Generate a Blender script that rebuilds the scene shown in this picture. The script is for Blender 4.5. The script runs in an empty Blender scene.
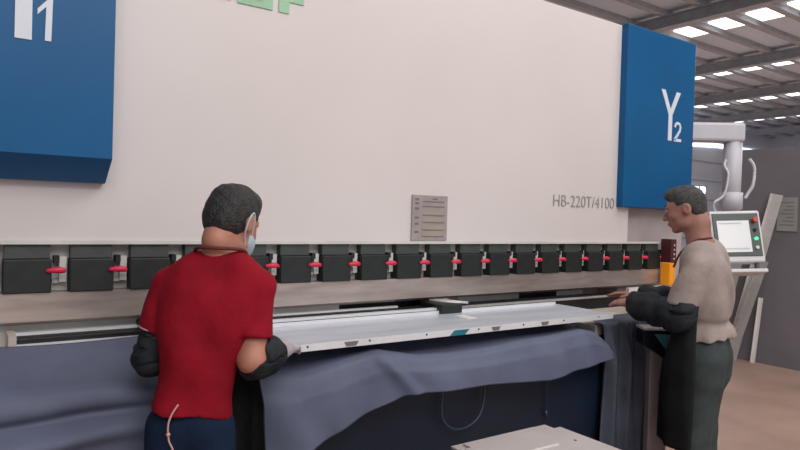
import bpy, bmesh, math, random
import numpy as np
from mathutils import Vector, Matrix

random.seed(7)
col = bpy.context.scene.collection
PI = math.pi

# ------------------------------------------------------------------ materials
def lin(c):
    return tuple(((v / 255) / 12.92 if v / 255 <= 0.04045 else ((v / 255 + 0.055) / 1.055) ** 2.4) for v in c) + (1,)

def mat(name, rgb, rough=0.6, metal=0.0, noise=0.06, scale=6.0, bump=0.0, bscale=60.0, emit=None, estr=0.0, spec=0.5, stretch=None, coat=0.0):
    m = bpy.data.materials.new(name); m.use_nodes = True
    nt = m.node_tree; b = nt.nodes['Principled BSDF']
    b.inputs['Roughness'].default_value = rough; b.inputs['Metallic'].default_value = metal
    b.inputs['Specular IOR Level'].default_value = spec
    b.inputs['Coat Weight'].default_value = coat
    c = lin(rgb)
    tc = nt.nodes.new('ShaderNodeTexCoord')
    vec = tc.outputs['Object']
    if stretch:
        mp = nt.nodes.new('ShaderNodeMapping'); mp.inputs['Scale'].default_value = stretch
        nt.links.new(vec, mp.inputs['Vector']); vec = mp.outputs['Vector']
    n = nt.nodes.new('ShaderNodeTexNoise'); n.inputs['Scale'].default_value = scale; n.inputs['Detail'].default_value = 5
    nt.links.new(vec, n.inputs['Vector'])
    r = nt.nodes.new('ShaderNodeValToRGB')
    lo = tuple(max(0, v * (1 - noise * 2)) for v in c[:3]) + (1,); hi = tuple(min(1, v * (1 + noise * 2)) for v in c[:3]) + (1,)
    r.color_ramp.elements[0].color = lo; r.color_ramp.elements[1].color = hi
    r.color_ramp.elements[0].position = 0.3; r.color_ramp.elements[1].position = 0.7
    nt.links.new(n.outputs['Fac'], r.inputs['Fac']); nt.links.new(r.outputs['Color'], b.inputs['Base Color'])
    if bump:
        n2 = nt.nodes.new('ShaderNodeTexNoise'); n2.inputs['Scale'].default_value = bscale; n2.inputs['Detail'].default_value = 4
        nt.links.new(vec, n2.inputs['Vector'])
        bp = nt.nodes.new('ShaderNodeBump'); bp.inputs['Strength'].default_value = bump; bp.inputs['Distance'].default_value = 0.01
        nt.links.new(n2.outputs['Fac'], bp.inputs['Height']); nt.links.new(bp.outputs['Normal'], b.inputs['Normal'])
    if emit:
        b.inputs['Emission Color'].default_value = lin(emit); b.inputs['Emission Strength'].default_value = estr
    return m

M = dict(
    ram=mat('ram_white_paint', (214, 205, 202), 0.42, noise=0.015, scale=1.5, bump=0.02, bscale=4),
    blue=mat('blue_paint', (4, 84, 134), 0.4, noise=0.05, scale=2, spec=0.3),
    letter=mat('white_lettering', (214, 218, 228), 0.5, noise=0.01),
    logo_green=mat('logo_green', (150, 192, 158), 0.5, noise=0.05),
    logo_pale=mat('logo_pale_green', (196, 214, 188), 0.5, noise=0.03),
    logo_orange=mat('logo_orange', (216, 164, 112), 0.5, noise=0.05),
    model=mat('model_lettering_grey', (150, 150, 140), 0.6, noise=0.02),
    plate=mat('brushed_plate', (168, 158, 156), 0.45, 0.35, noise=0.05, scale=14),
    plate_mark=mat('plate_marks', (118, 108, 106), 0.6, noise=0.05),
    plate_warm=mat('plate_warm', (164, 152, 138), 0.5, 0.2, noise=0.05),
    clamp=mat('clamp_black', (27, 32, 30), 0.55, noise=0.15, scale=20),
    clamp_up=mat('clamp_upper', (66, 71, 69), 0.5, noise=0.1, scale=20),
    red=mat('red_lever', (214, 40, 74), 0.4, noise=0.05),
    bracket=mat('bracket_pale', (208, 204, 200), 0.4, 0.1, noise=0.05),
    backplate=mat('clamp_back_plate', (172, 168, 165), 0.45, 0.1, noise=0.1),
    punch=mat('punch_steel', (184, 170, 162), 0.30, 0.55, noise=0.12, scale=3, stretch=(1.2, 1, 8)),
    die=mat('die_steel_dark', (60, 60, 62), 0.35, 0.7, noise=0.1),
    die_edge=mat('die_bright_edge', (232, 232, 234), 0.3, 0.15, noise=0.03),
    bed=mat('bed_navy', (15, 30, 50), 0.5, noise=0.12, scale=3),
    table=mat('table_pale', (196, 184, 172), 0.5, 0.1, noise=0.06),
    frame=mat('side_frame_greypink', (176, 164, 162), 0.5, noise=0.05),
    cloth=mat('tarp_blue_grey', (94, 99, 120), 0.62, noise=0.07, scale=5, bump=0.25, bscale=14, spec=0.35),
    cloth2=mat('tarp_dark_grey', (74, 79, 94), 0.6, noise=0.16, scale=7, bump=0.3, bscale=16),
    sheet=mat('sheet_galvanised', (208, 214, 224), 0.26, 0.25, noise=0.05, scale=3, stretch=(0.7, 4, 4)),
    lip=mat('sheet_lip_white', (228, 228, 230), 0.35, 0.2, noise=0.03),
    teal=mat('teal_film', (28, 112, 128), 0.4, noise=0.05),
    dark=mat('dark_hole', (26, 28, 30), 0.7, noise=0.05),
    stack=mat('stack_sheet', (204, 194, 190), 0.36, 0.25, noise=0.05, scale=3),
    trolley=mat('trolley_steel', (70, 74, 82), 0.5, 0.4, noise=0.1),
    skin=mat('skin', (178, 122, 102), 0.55, noise=0.07, scale=14, bump=0.05, bscale=60),
    skin2=mat('skin_tan', (158, 112, 98), 0.55, noise=0.08, scale=14, bump=0.05, bscale=60),
    lip_skin=mat('lip_skin', (128, 78, 72), 0.5, noise=0.05),
    hair=mat('hair_black', (40, 38, 38), 0.6, noise=0.25, scale=60, bump=0.7, bscale=150),
    hair2=mat('hair_greying', (58, 56, 56), 0.6, noise=0.25, scale=60, bump=0.7, bscale=150),
    tee_red=mat('tee_red', (138, 18, 34), 0.85, noise=0.08, scale=10, bump=0.5, bscale=24, spec=0.15),
    tee_grey=mat('tee_grey', (160, 146, 140), 0.85, noise=0.06, scale=10, bump=0.5, bscale=24, spec=0.15),
    cuff=mat('cuff_pale', (196, 150, 150), 0.8, noise=0.05),
    navy=mat('trousers_navy', (22, 38, 62), 0.85, noise=0.12, scale=10, bump=0.3, bscale=26, spec=0.2),
    greenp=mat('trousers_dark_green', (66, 73, 73), 0.85, noise=0.1, scale=10, bump=0.3, bscale=26, spec=0.2),
    black=mat('apron_black', (30, 31, 33), 0.75, noise=0.15, scale=10, bump=0.3, bscale=26, spec=0.25),
    sleeve=mat('sleeve_black', (34, 38, 42), 0.7, noise=0.15, scale=14, bump=0.5, bscale=34, spec=0.25),
    glove=mat('glove_grey', (172, 164, 166), 0.85, noise=0.08, scale=20, bump=0.3, bscale=120),
    mask=mat('mask_pale_blue', (176, 198, 204), 0.8, noise=0.03),
    strap=mat('strap_brown', (92, 38, 34), 0.7, noise=0.1),
    cord=mat('cord_pink', (204, 160, 150), 0.6, noise=0.05),
    shoe=mat('shoe_dark', (40, 40, 44), 0.6, noise=0.1),
    sole=mat('sole_grey', (120, 118, 114), 0.8, noise=0.1),
    eye=mat('eye_white', (206, 200, 194), 0.3, noise=0.01),
    iris=mat('iris_dark', (30, 22, 20), 0.2, noise=0.01),
    hmi=mat('hmi_case', (214, 212, 214), 0.4, noise=0.02),
    bezel=mat('hmi_bezel', (72, 82, 80), 0.4, noise=0.04),
    screen=mat('hmi_screen', (196, 196, 196), 0.18, noise=0.02, emit=(206, 204, 204), estr=0.32),
    screen_mark=mat('screen_mark', (192, 193, 194), 0.3, noise=0.02),
    estop=mat('emergency_red', (196, 60, 48), 0.35, noise=0.03),
    yellow=mat('ring_yellow', (206, 150, 90), 0.4, noise=0.03),
    green_led=mat('green_led', (60, 220, 130), 0.3, noise=0.01, emit=(60, 240, 140), estr=1.6),
    arm=mat('arm_pale', (190, 188, 194), 0.45, noise=0.03),
    cable=mat('cable_pale', (202, 202, 206), 0.5, noise=0.03),
    hosedark=mat('hose_slate', (52, 66, 92), 0.4, noise=0.05),
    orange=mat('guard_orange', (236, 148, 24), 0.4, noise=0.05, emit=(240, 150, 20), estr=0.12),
    guard=mat('guard_dark_red', (74, 30, 32), 0.5, noise=0.1),
    post=mat('post_greypink', (186, 174, 176), 0.5, 0.1, noise=0.06),
    boxdark=mat('box_navy', (20, 28, 44), 0.45, noise=0.08),
    boxteal=mat('box_teal', (96, 168, 178), 0.35, noise=0.1, scale=20),
    paper=mat('paper_grey', (150, 150, 148), 0.8, noise=0.04),
    paper_mark=mat('paper_mark', (122, 121, 120), 0.8, noise=0.04),
    bar_light=mat('bar_light_steel', (214, 210, 208), 0.4, 0.15, noise=0.06),
    bar_mid=mat('bar_mid_steel', (172, 168, 166), 0.45, 0.15, noise=0.08),
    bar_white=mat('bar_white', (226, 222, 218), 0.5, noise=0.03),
    floor=mat('floor_concrete', (176, 146, 132), 0.65, noise=0.08, scale=1.6, bump=0.08, bscale=12),
    wall_dark=mat('wall_dark_grey', (118, 114, 120), 0.8, noise=0.05, scale=2),
    wall_far=mat('wall_far_grey', (200, 202, 212), 0.8, noise=0.04, scale=0.4, stretch=(0.2, 0.2, 3)),  # lightened: the far hall's haze is put into the wall colour
    roof=mat('roof_sheet', (196, 208, 224), 0.7, noise=0.04, scale=0.5),  # pale colour stands in for haze under the roof
    beam=mat('roof_steel', (160, 164, 170), 0.7, noise=0.06),  # beam colour lifted in place of haze
    purlin=mat('purlin_steel', (156, 160, 166), 0.7, noise=0.06),  # lifted like the beams, haze in the colour
    sky=mat('skylight_panel', (240, 240, 240), 0.5, noise=0.01, emit=(255, 252, 246), estr=2.6),
    strip=mat('window_glow', (240, 244, 255), 0.5, noise=0.01, emit=(226, 238, 255), estr=2.6),
)

# ------------------------------------------------------------------ helpers
def link(name, me, m, parent=None, smooth=False, label=None):
    o = bpy.data.objects.new(name, me); col.objects.link(o)
    if m is not None:
        for mm in (m if isinstance(m, (list, tuple)) else [m]): me.materials.append(mm)
    if smooth:
        me.polygons.foreach_set('use_smooth', [True] * len(me.polygons))
    if parent is not None: o.parent = parent
    if label: o['label'] = label
    return o

def build(name, bm, m, parent=None, smooth=False, label=None, bevel=0.0, seg=2, loc=None):
    if bevel:
        bmesh.ops.bevel(bm, geom=[e for e in bm.edges if e.is_manifold and e.calc_face_angle(0) > 0.6], offset=bevel, segments=seg, affect='EDGES', profile=0.5, clamp_overlap=True)
    bmesh.ops.recalc_face_normals(bm, faces=bm.faces)
    me = bpy.data.meshes.new(name); bm.to_mesh(me); bm.free()
    o = link(name, me, m, parent, smooth, label)
    if loc: o.location = loc
    return o

def empty(name, loc=(0, 0, 0), rz=0.0):
    o = bpy.data.objects.new(name, None); col.objects.link(o)
    o.empty_display_size = 0.1; o.location = loc; o.rotation_euler = (0, 0, rz)
    return o

def tag(o, label, cat, group=None):
    o['label'] = label; o['category'] = cat
    if group: o['group'] = group
    return o

def struct(o):
    o['kind'] = 'structure'; return o

def box(bm, x0, x1, y0, y1, z0, z1, mtx=None):
    r = bmesh.ops.create_cube(bm, size=1.0)
    for v in r['verts']:
        v.co = Vector(((x0 + x1) / 2 + v.co.x * (x1 - x0), (y0 + y1) / 2 + v.co.y * (y1 - y0), (z0 + z1) / 2 + v.co.z * (z1 - z0)))
        if mtx: v.co = mtx @ v.co
    return r['verts']

def bx(*a): bm = bmesh.new(); box(bm, *a); return bm

def cyl(bm, a, b, r0, r1=None, n=16):
    a, b = Vector(a), Vector(b); d = b - a
    q = d.to_track_quat('Z', 'Y').to_matrix().to_4x4()
    mt = Matrix.Translation((a + b) / 2) @ q
    bmesh.ops.create_cone(bm, cap_ends=True, segments=n, radius1=r0, radius2=r0 if r1 is None else r1, depth=d.length, matrix=mt)

def tube(bm, pts, r, n=8, closed=False):
    pts = [Vector(p) for p in pts]; rings = []; N = len(pts)
    up = Vector((0, 0, 1))
    for i, p in enumerate(pts):
        t = (pts[(i + 1) % N] - pts[i - 1]) if closed else (pts[min(i + 1, N - 1)] - pts[max(i - 1, 0)])
        t.normalize()
        s = t.cross(up)
        if s.length < 1e-3: s = t.cross(Vector((1, 0, 0)))
        s.normalize(); w = t.cross(s)
        rr = r[i] if isinstance(r, (list, tuple)) else r
        rings.append([bm.verts.new(p + s * rr * math.cos(2 * PI * k / n) + w * rr * math.sin(2 * PI * k / n)) for k in range(n)])
    for i in range(N if closed else N - 1):
        A, B = rings[i], rings[(i + 1) % N]
        for k in range(n): bm.faces.new((A[k], A[(k + 1) % n], B[(k + 1) % n], B[k]))
    if not closed:
        bm.faces.new(rings[0]); bm.faces.new(rings[-1][::-1])

def smooth_path(pts, n=8):
    pts = [Vector(p) for p in pts]; out = []
    for i in range(len(pts) - 1):
        p0, p1, p2, p3 = pts[max(i - 1, 0)], pts[i], pts[i + 1], pts[min(i + 2, len(pts) - 1)]
        for k in range(n):
            t = k / n
            out.append(0.5 * ((2 * p1) + (p2 - p0) * t + (2 * p0 - 5 * p1 + 4 * p2 - p3) * t * t + (3 * p1 - p0 - 3 * p2 + p3) * t ** 3))
    out.append(pts[-1]); return out

def prism(bm, poly, y0, y1):
    """polygon in the XZ plane, extruded along Y"""
    A = [bm.verts.new((x, y0, z)) for x, z in poly]; B = [bm.verts.new((x, y1, z)) for x, z in poly]
    bm.faces.new(A); bm.faces.new(B[::-1]); n = len(poly)
    for i in range(n): bm.faces.new((A[i], B[i], B[(i + 1) % n], A[(i + 1) % n]))

def prism_x(bm, poly, x0, x1):
    """polygon in the YZ plane, extruded along X"""
    A = [bm.verts.new((x0, y, z)) for y, z in poly]; B = [bm.verts.new((x1, y, z)) for y, z in poly]
    bm.faces.new(A[::-1]); bm.faces.new(B); n = len(poly)
    for i in range(n): bm.faces.new((A[i], A[(i + 1) % n], B[(i + 1) % n], B[i]))

def text_mesh(name, body, x0, x1, z0, z1, y, m, parent, bold=0.0, depth=0.003):
    """letters standing in the XZ plane, facing -Y, fitted to a rectangle"""
    cu = bpy.data.curves.new(name, 'FONT'); cu.body = body; cu.extrude = 0.02; cu.offset = bold; cu.resolution_u = 6
    t = bpy.data.objects.new(name + '_source', cu); col.objects.link(t)
    dg = bpy.context.evaluated_depsgraph_get()
    me = bpy.data.meshes.new_from_object(t.evaluated_get(dg))
    bpy.data.objects.remove(t); bpy.data.curves.remove(cu)
    co = np.zeros(len(me.vertices) * 3); me.vertices.foreach_get('co', co); co = co.reshape(-1, 3)
    mn, mx = co.min(0), co.max(0)
    out = np.zeros_like(co)
    out[:, 0] = x0 + (co[:, 0] - mn[0]) / (mx[0] - mn[0]) * (x1 - x0)
    out[:, 2] = z0 + (co[:, 1] - mn[1]) / (mx[1] - mn[1]) * (z1 - z0)
    out[:, 1] = y - (co[:, 2] - mn[2]) / (mx[2] - mn[2]) * depth
    me.vertices.foreach_set('co', out.reshape(-1).astype(np.float32)); me.update()
    me.materials.clear()
    return link(name, me, m, parent)

def y_letter(x, z0, zj, z1, w, a):
    h = w / 2; d = w * 1.08
    return [(x - h, z0), (x + h, z0), (x + h, zj), (x + a + d / 2, z1), (x + a - d / 2, z1), (x, zj + w * 0.9), (x - a + d / 2, z1), (x - a - d / 2, z1), (x - h, zj)]

def outline(name, poly, y, m, parent, depth=0.003):
    bm = bmesh.new(); prism(bm, poly, y - depth, y + 0.0005)
    return build(name, bm, m, parent)

def ribbons(name, strokes, y, m, parent, depth=0.003):
    """flat painted strokes in the XZ plane, facing -Y"""
    bm = bmesh.new()
    for pts, w in strokes:
        P = [Vector((x, 0, z)) for x, z in pts]; A = []; B = []
        for i, p in enumerate(P):
            t = (P[min(i + 1, len(P) - 1)] - P[max(i - 1, 0)]).normalized(); nrm = Vector((-t.z, 0, t.x)) * w / 2
            A.append(p + nrm); B.append(p - nrm)
        prism(bm, [(v.x, v.z) for v in A + B[::-1]], y - depth, y + 0.0005)
    return build(name, bm, m, parent)

def grid_mesh(name, P, m, parent=None, thick=0.0, smooth=True, label=None, closed_u=False):
    """P: array (nu, nv, 3)"""
    nu, nv = P.shape[:2]
    verts = P.reshape(-1, 3).tolist(); faces = []
    for i in range(nu if closed_u else nu - 1):
        for j in range(nv - 1):
            i2 = (i + 1) % nu
            faces.append((i * nv + j, i2 * nv + j, i2 * nv + j + 1, i * nv + j + 1))
    me = bpy.data.meshes.new(name); me.from_pydata(verts, [], faces); me.update()
    o = link(name, me, m, parent, smooth, label)
    if thick:
        s = o.modifiers.new('thickness', 'SOLIDIFY'); s.thickness = thick; s.offset = 0
    return o

# ------------------------------------------------------------------ implicit surfaces for the figures
class Field:
    def __init__(s, lo, hi, res):
        s.lo = np.array(lo, float); s.res = res
        s.n = np.ceil((np.array(hi) - s.lo) / res).astype(int) + 1
        s.f = np.full(s.n, 1.0, np.float32)
    def region(s, lo, hi):
        a = np.clip(np.floor((np.array(lo) - s.lo) / s.res).astype(int), 0, s.n - 1)
        b = np.clip(np.ceil((np.array(hi) - s.lo) / s.res).astype(int) + 1, 1, s.n)
        sl = tuple(slice(x, y) for x, y in zip(a, b))
        ax = [(np.arange(x, y) * s.res + l).astype(np.float32) for x, y, l in zip(a, b, s.lo)]
        return sl, np.meshgrid(*ax, indexing='ij')
    def union(s, lo, hi, fn, k):
        pad = k + 0.03
        sl, g = s.region(np.array(lo) - pad, np.array(hi) + pad)
        if 0 in g[0].shape: return
        d = fn(*g); a = s.f[sl]
        if k > 0:
            h = np.maximum(k - np.abs(a - d), 0) / k
            s.f[sl] = np.minimum(a, d) - h * h * k * 0.25
        else: s.f[sl] = np.minimum(a, d)
    def cone(s, a, b, ra, rb, k=0.02):
        a, b = np.array(a, float), np.array(b, float); ab = b - a; L2 = ab @ ab + 1e-12
        R = max(ra, rb)
        def fn(x, y, z):
            t = np.clip(((x - a[0]) * ab[0] + (y - a[1]) * ab[1] + (z - a[2]) * ab[2]) / L2, 0, 1)
            return np.sqrt((x - a[0] - ab[0] * t) ** 2 + (y - a[1] - ab[1] * t) ** 2 + (z - a[2] - ab[2] * t) ** 2) - (ra + (rb - ra) * t)
        s.union(np.minimum(a, b) - R, np.maximum(a, b) + R, fn, k); return s
    def ell_fn(s, c, r, rot):
        c = np.array(c, float); r = np.array(r, float)
        Rm = np.eye(3) if rot is None else np.array(rot)
        def fn(x, y, z):
            X, Y, Z = x - c[0], y - c[1], z - c[2]
            u = (Rm[0][0] * X + Rm[1][0] * Y + Rm[2][0] * Z) / r[0]; v = (Rm[0][1] * X + Rm[1][1] * Y + Rm[2][1] * Z) / r[1]; w = (Rm[0][2] * X + Rm[1][2] * Y + Rm[2][2] * Z) / r[2]
            l = np.sqrt(u * u + v * v + w * w)
            g = np.sqrt((u / r[0]) ** 2 + (v / r[1]) ** 2 + (w / r[2]) ** 2) + 1e-6
            return l * (l - 1) / g
        return fn
    def ell(s, c, r, rot=None, k=0.02):
        R = max(r); s.union(np.array(c) - R, np.array(c) + R, s.ell_fn(c, r, rot), k); return s
    def sub_ell(s, c, r, rot=None, k=0.01):
        R = max(r); sl, g = s.region(np.array(c) - R - k - .02, np.array(c) + R + k + .02)
        d = -s.ell_fn(c, r, rot)(*g); a = s.f[sl]
        h = np.maximum(k - np.abs(a - d), 0) / k
        s.f[sl] = np.maximum(a, d) + h * h * k * 0.25; return s
    def clip(s, p, n):
        """keep the side that the normal points away from: dot(x-p, n) <= 0"""
        n = np.array(n, float); n /= np.linalg.norm(n)
        sl, g = s.region(s.lo, s.lo + s.n * s.res)
        s.f = np.maximum(s.f, (g[0] - p[0]) * n[0] + (g[1] - p[1]) * n[1] + (g[2] - p[2]) * n[2]); return s
    def tweak(s, fn):
        sl, g = s.region(s.lo, s.lo + s.n * s.res); s.f = s.f + fn(*g).astype(np.float32); return s
    def mesh(s, relax=1):
        f = s.f; ins = f < 0
        nx, ny, nz = f.shape
        cnt = np.zeros((nx - 1, ny - 1, nz - 1), np.int8)
        offs = [(i, j, k) for i in (0, 1) for j in (0, 1) for k in (0, 1)]
        for i, j, k in offs: cnt += ins[i:nx - 1 + i, j:ny - 1 + j, k:nz - 1 + k]
        act = (cnt > 0) & (cnt < 8)
        idx = np.argwhere(act); vid = np.full(act.shape, -1, np.int32); vid[act] = np.arange(len(idx))
        cv = {o: f[idx[:, 0] + o[0], idx[:, 1] + o[1], idx[:, 2] + o[2]] for o in offs}
        acc = np.zeros((len(idx), 3)); num = np.zeros(len(idx))
        for a in offs:
            for ax in range(3):
                if a[ax] == 1: continue
                b = list(a); b[ax] = 1; b = tuple(b)
                fa, fb = cv[a], cv[b]; cr = (fa < 0) != (fb < 0)
                t = np.where(cr, fa / np.where(cr, fa - fb, 1), 0)
                p = np.tile(np.array(a, float), (len(idx), 1)); p[:, ax] = t
                acc += p * cr[:, None]; num += cr
        V = (idx + acc / num[:, None]) * s.res + s.lo
        quads = []
        for ax in range(3):
            o1, o2 = [(1, 2), (2, 0), (0, 1)][ax]
            sa = [slice(None)] * 3; sb = [slice(None)] * 3
            sa[ax] = slice(0, -1); sb[ax] = slice(1, None)
            A, B = ins[tuple(sa)], ins[tuple(sb)]
            e = np.argwhere(A != B)
            ok = (e[:, o1] > 0) & (e[:, o2] > 0) & (e[:, o1] < f.shape[o1] - 1) & (e[:, o2] < f.shape[o2] - 1)
            e = e[ok]
            def cell(d1, d2):
                c = e.copy(); c[:, o1] -= d1; c[:, o2] -= d2
                return vid[c[:, 0], c[:, 1], c[:, 2]]
            q = np.stack([cell(1, 1), cell(0, 1), cell(0, 0), cell(1, 0)], 1)
            flip = ~ins[e[:, 0], e[:, 1], e[:, 2]]
            q[flip] = q[flip][:, ::-1]
            quads.append(q)
        Q = np.concatenate(quads); Q = Q[(Q >= 0).all(1)]
        for _ in range(relax):
            acc = np.zeros_like(V); n = np.zeros(len(V))
            for a in range(4):
                b = (a + 1) % 4
                np.add.at(acc, Q[:, a], V[Q[:, b]]); np.add.at(acc, Q[:, b], V[Q[:, a]])
                np.add.at(n, Q[:, a], 1); np.add.at(n, Q[:, b], 1)
            V = V * 0.5 + acc / np.maximum(n, 1)[:, None] * 0.5
        return V, Q
    def build(s, name, m, parent=None, relax=1, label=None):
        V, Q = s.mesh(relax)
        me = bpy.data.meshes.new(name)
        me.vertices.add(len(V)); me.vertices.foreach_set('co', V.astype(np.float32).reshape(-1))
        me.loops.add(len(Q) * 4); me.loops.foreach_set('vertex_index', Q.reshape(-1).astype(np.int32))
        me.polygons.add(len(Q)); me.polygons.foreach_set('loop_start', np.arange(0, len(Q) * 4, 4, dtype=np.int32))
        me.update(calc_edges=True); me.validate()
        return link(name, me, m, parent, True, label)

def unit(v): v = np.array(v, float); return v / np.linalg.norm(v)

# ------------------------------------------------------------------ camera (level world, slightly rolled phone)
f_px, EYE = 633.0, 1.5
vX = np.array([910., -18., -f_px]); vX /= np.linalg.norm(vX)
vY = np.array([-440., 22., -f_px]); vY -= vX * (vX @ vY); vY /= np.linalg.norm(vY)
vZ = np.cross(vX, vY)
cam = bpy.data.cameras.new('camera'); cam.sensor_width = 36; cam.lens = f_px / 800 * 36; cam.clip_end = 200; cam.clip_start = 0.05
co = bpy.data.objects.new('camera', cam); col.objects.link(co)
Rw = Matrix([list(vX), list(vY), list(vZ)])
co.matrix_world = Matrix.Translation((0, 0, EYE)) @ Rw.to_4x4()
bpy.context.scene.camera = co

# ------------------------------------------------------------------ the hall
XA, XB, YA, YB, ZR = -9.0, 33.0, -9.0, 15.5, 6.0
struct(build('floor', bx(XA, XB, YA, YB, -0.1, 0), M['floor']))
struct(build('ceiling', bx(XA, XB, YA, YB, ZR, ZR + 0.08), M['roof']))
struct(build('wall_back', bx(XA, XB, YB, YB + 0.15, 0, ZR), M['wall_far']))
struct(build('wall_far', bx(XB, XB + 0.15, YA, YB, 0, ZR), M['wall_far']))
struct(build('wall_left', bx(XA - 0.15, XA, YA, YB, 0, ZR), M['wall_far']))
struct(build('wall_partition', bx(7.25, 7.37, -4.0, 3.86, 0, 2.36), M['wall_dark']))
bm = bmesh.new()
for z in (0.9, 1.75, 2.6, 3.45, 4.3): box(bm, 12, XB, YB - 0.03, YB, z, z + 0.05)
struct(build('trim_1', bm, M['beam']))
# rafters across the hall and purlins along it
n = 0
for x in (-5.5, -1.1, 3.35, 7.8, 12.25, 16.75, 20.9, 25.2, 29.5):
    bm = bmesh.new()
    box(bm, x - 0.11, x + 0.11, YA, YB, ZR - 0.36, ZR - 0.34); box(bm, x - 0.11, x + 0.11, YA, YB, ZR - 0.12, ZR - 0.10)
    box(bm, x - 0.02, x + 0.02, YA, YB, ZR - 0.34, ZR - 0.12)
    n += 1; struct(build('beam_%d' % n, bm, M['beam']))
PY = [7.93 + 0.82 * k for k in range(-18, 10)]
for k, y in enumerate(PY):
    if y > YB - 0.1: break
    struct(build('purlin_beam_%d' % (k + 1), bx(XA, XB, y - 0.075, y + 0.075, ZR - 0.10, ZR), M['purlin']))
n = 0
for xc in (5.6, 13.9, 18.2, 22.8, 27.15):
    for y in PY:
        if not (3.5 < y < YB - 1.0): continue
        n += 1
        w = 0.36
        bm = bx(xc - w, xc + w, y + 0.17, y + 0.64, ZR - 0.03, ZR + 0.02)
        struct(build('window_%d' % n, bm, M['sky']))
# light through the eaves and a small window in the long back wall
bm = bmesh.new(); prism(bm, [(22.0, 4.70), (22.0, 5.16), (27.2, 5.20), (32.3, 5.22), (27.2, 4.98)], YB - 0.05, YB + 0.01)
struct(build('window_%d' % (n + 1), bm, M['strip']))
bm = bmesh.new(); box(bm, 26.2, 27.3, YB - 0.05, YB + 0.01, 2.5, 3.2)
w = struct(build('window_%d' % (n + 2), bm, M['strip']))
bm = bmesh.new()
for x in (26.15, 26.72, 27.26): box(bm, x, x + 0.06, YB - 0.09, YB - 0.04, 2.45, 3.25)
for z in (2.45, 2.85, 3.2): box(bm, 26.15, 27.32, YB - 0.09, YB - 0.04, z, z + 0.05)
build('window_frame', bm, M['beam'], w)

# ------------------------------------------------------------------ press brake
PB = tag(empty('press_brake', (0, 0, 0)), 'long white and blue press brake with a row of black tool clamps', 'press brake')
XL, XR = -0.40, 4.23
ram = build('ram', bx(XL, 3.52, 2.50, 2.62, 1.375, 2.738), M['ram'], PB, bevel=0.004)
build('ram_edge', bx(XL, 3.95, 2.49, 2.515, 1.366, 1.380), M['bracket'], ram)
build('side_frame', bx(3.52, XR, 2.56, 4.2, 0.0, 2.70), M['frame'], PB, label='grey end frame')
build('side_frame', bx(XL - 0.1, 0.1, 2.66, 4.2, 0.0, 2.70), M['frame'], PB, label='grey end frame')
# blue covers: the first with a chamfered underside
bm = bmesh.new(); prism_x(bm, [(2.34, 1.665), (2.34, 2.76), (2.50, 2.76), (2.50, 1.585), (2.46, 1.585)], -0.40, 0.424)
cv = build('cover', bm, M['blue'], PB, bevel=0.006, label='blue cover with a white Y 1')
outline('lettering', y_letter(0.155, 2.025, 2.20, 2.40, 0.047, 0.10), 2.340, M['letter'], cv)
outline('lettering', [(0.215, 2.030), (0.233, 2.030), (0.236, 2.166), (0.224, 2.166), (0.193, 2.128), (0.193, 2.110), (0.217, 2.138)], 2.340, M['letter'], cv)
bm = bmesh.new(); box(bm, 3.392, 4.152, 2.452, 2.56, 1.598, 2.742)
cv = build('cover', bm, M['blue'], PB, bevel=0.006, label='blue cover with a white Y 2')
outline('lettering', y_letter(3.868, 2.055, 2.225, 2.384, 0.042, 0.088), 2.452, M['letter'], cv)
ribbons('lettering', [([(3.925, 2.150), (3.932, 2.168), (3.952, 2.180), (3.977, 2.176), (3.990, 2.156), (3.984, 2.130), (3.955, 2.098), (3.925, 2.066)], 0.019), ([(3.918, 2.064), (4.002, 2.066)], 0.019)], 2.452, M['letter'], cv)
# logo blocks across the top of the ram (mostly cut by the frame)
lg = 2.498
bm = bmesh.new(); prism(bm, [(0.79, 2.345), (0.878, 2.345), (0.878, 2.40), (0.83, 2.40), (0.83, 2.44), (0.878, 2.44), (0.878, 2.48), (0.83, 2.48), (0.83, 2.52), (0.878, 2.52), (0.878, 2.56), (0.79, 2.56)], lg - 0.003, lg)
build('logo', bm, M['logo_orange'], ram)
bm = bmesh.new(); prism(bm, [(0.905, 2.342), (1.058, 2.342), (1.058, 2.56), (0.905, 2.56)], lg - 0.003, lg)
build('logo', bm, M['logo_green'], ram)
bm = bmesh.new(); prism(bm, [(0.965, 2.372), (1.02, 2.372), (1.02, 2.52), (0.965, 2.52)], lg - 0.006, lg - 0.003)
build('logo', bm, M['logo_pale'], ram)
bm = bmesh.new(); prism(bm, [(1.085, 2.342), (1.132, 2.342), (1.132, 2.392), (1.2, 2.392), (1.2, 2.43), (1.132, 2.43), (1.132, 2.52), (1.2, 2.52), (1.2, 2.56), (1.085, 2.56)], lg - 0.003, lg)
build('logo', bm, M['logo_green'], ram)
text_mesh('model_lettering', 'HB-220T/4100', 2.81, 3.366, 1.585, 1.652, lg, M['model'], ram, -0.012, 0.002)
# instruction plate
ip = build('instruction_plate', bx(1.803, 2.021, 2.490, 2.50, 1.382, 1.606), M['plate'], PB)
bm = bmesh.new()
for z in (1.572, 1.548, 1.505, 1.47, 1.432, 1.40): box(bm, 1.865, 2.0, 2.4885, 2.4895, z, z + 0.006)
for z in (1.58, 1.56, 1.535, 1.49, 1.46, 1.42): box(bm, 1.818, 1.842, 2.4885, 2.4895, z, z + 0.010)
box(bm, 1.925, 1.955, 2.4885, 2.4895, 1.585, 1.593)
build('engraving', bm, M['plate_mark'], ip)
bm = bmesh.new()
for z in (1.515, 1.48, 1.442, 1.41): box(bm, 1.86, 2.003, 2.4890, 2.4897, z - 0.004, z + 0.018)
build('engraving', bm, M['plate_warm'], ip)
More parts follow.
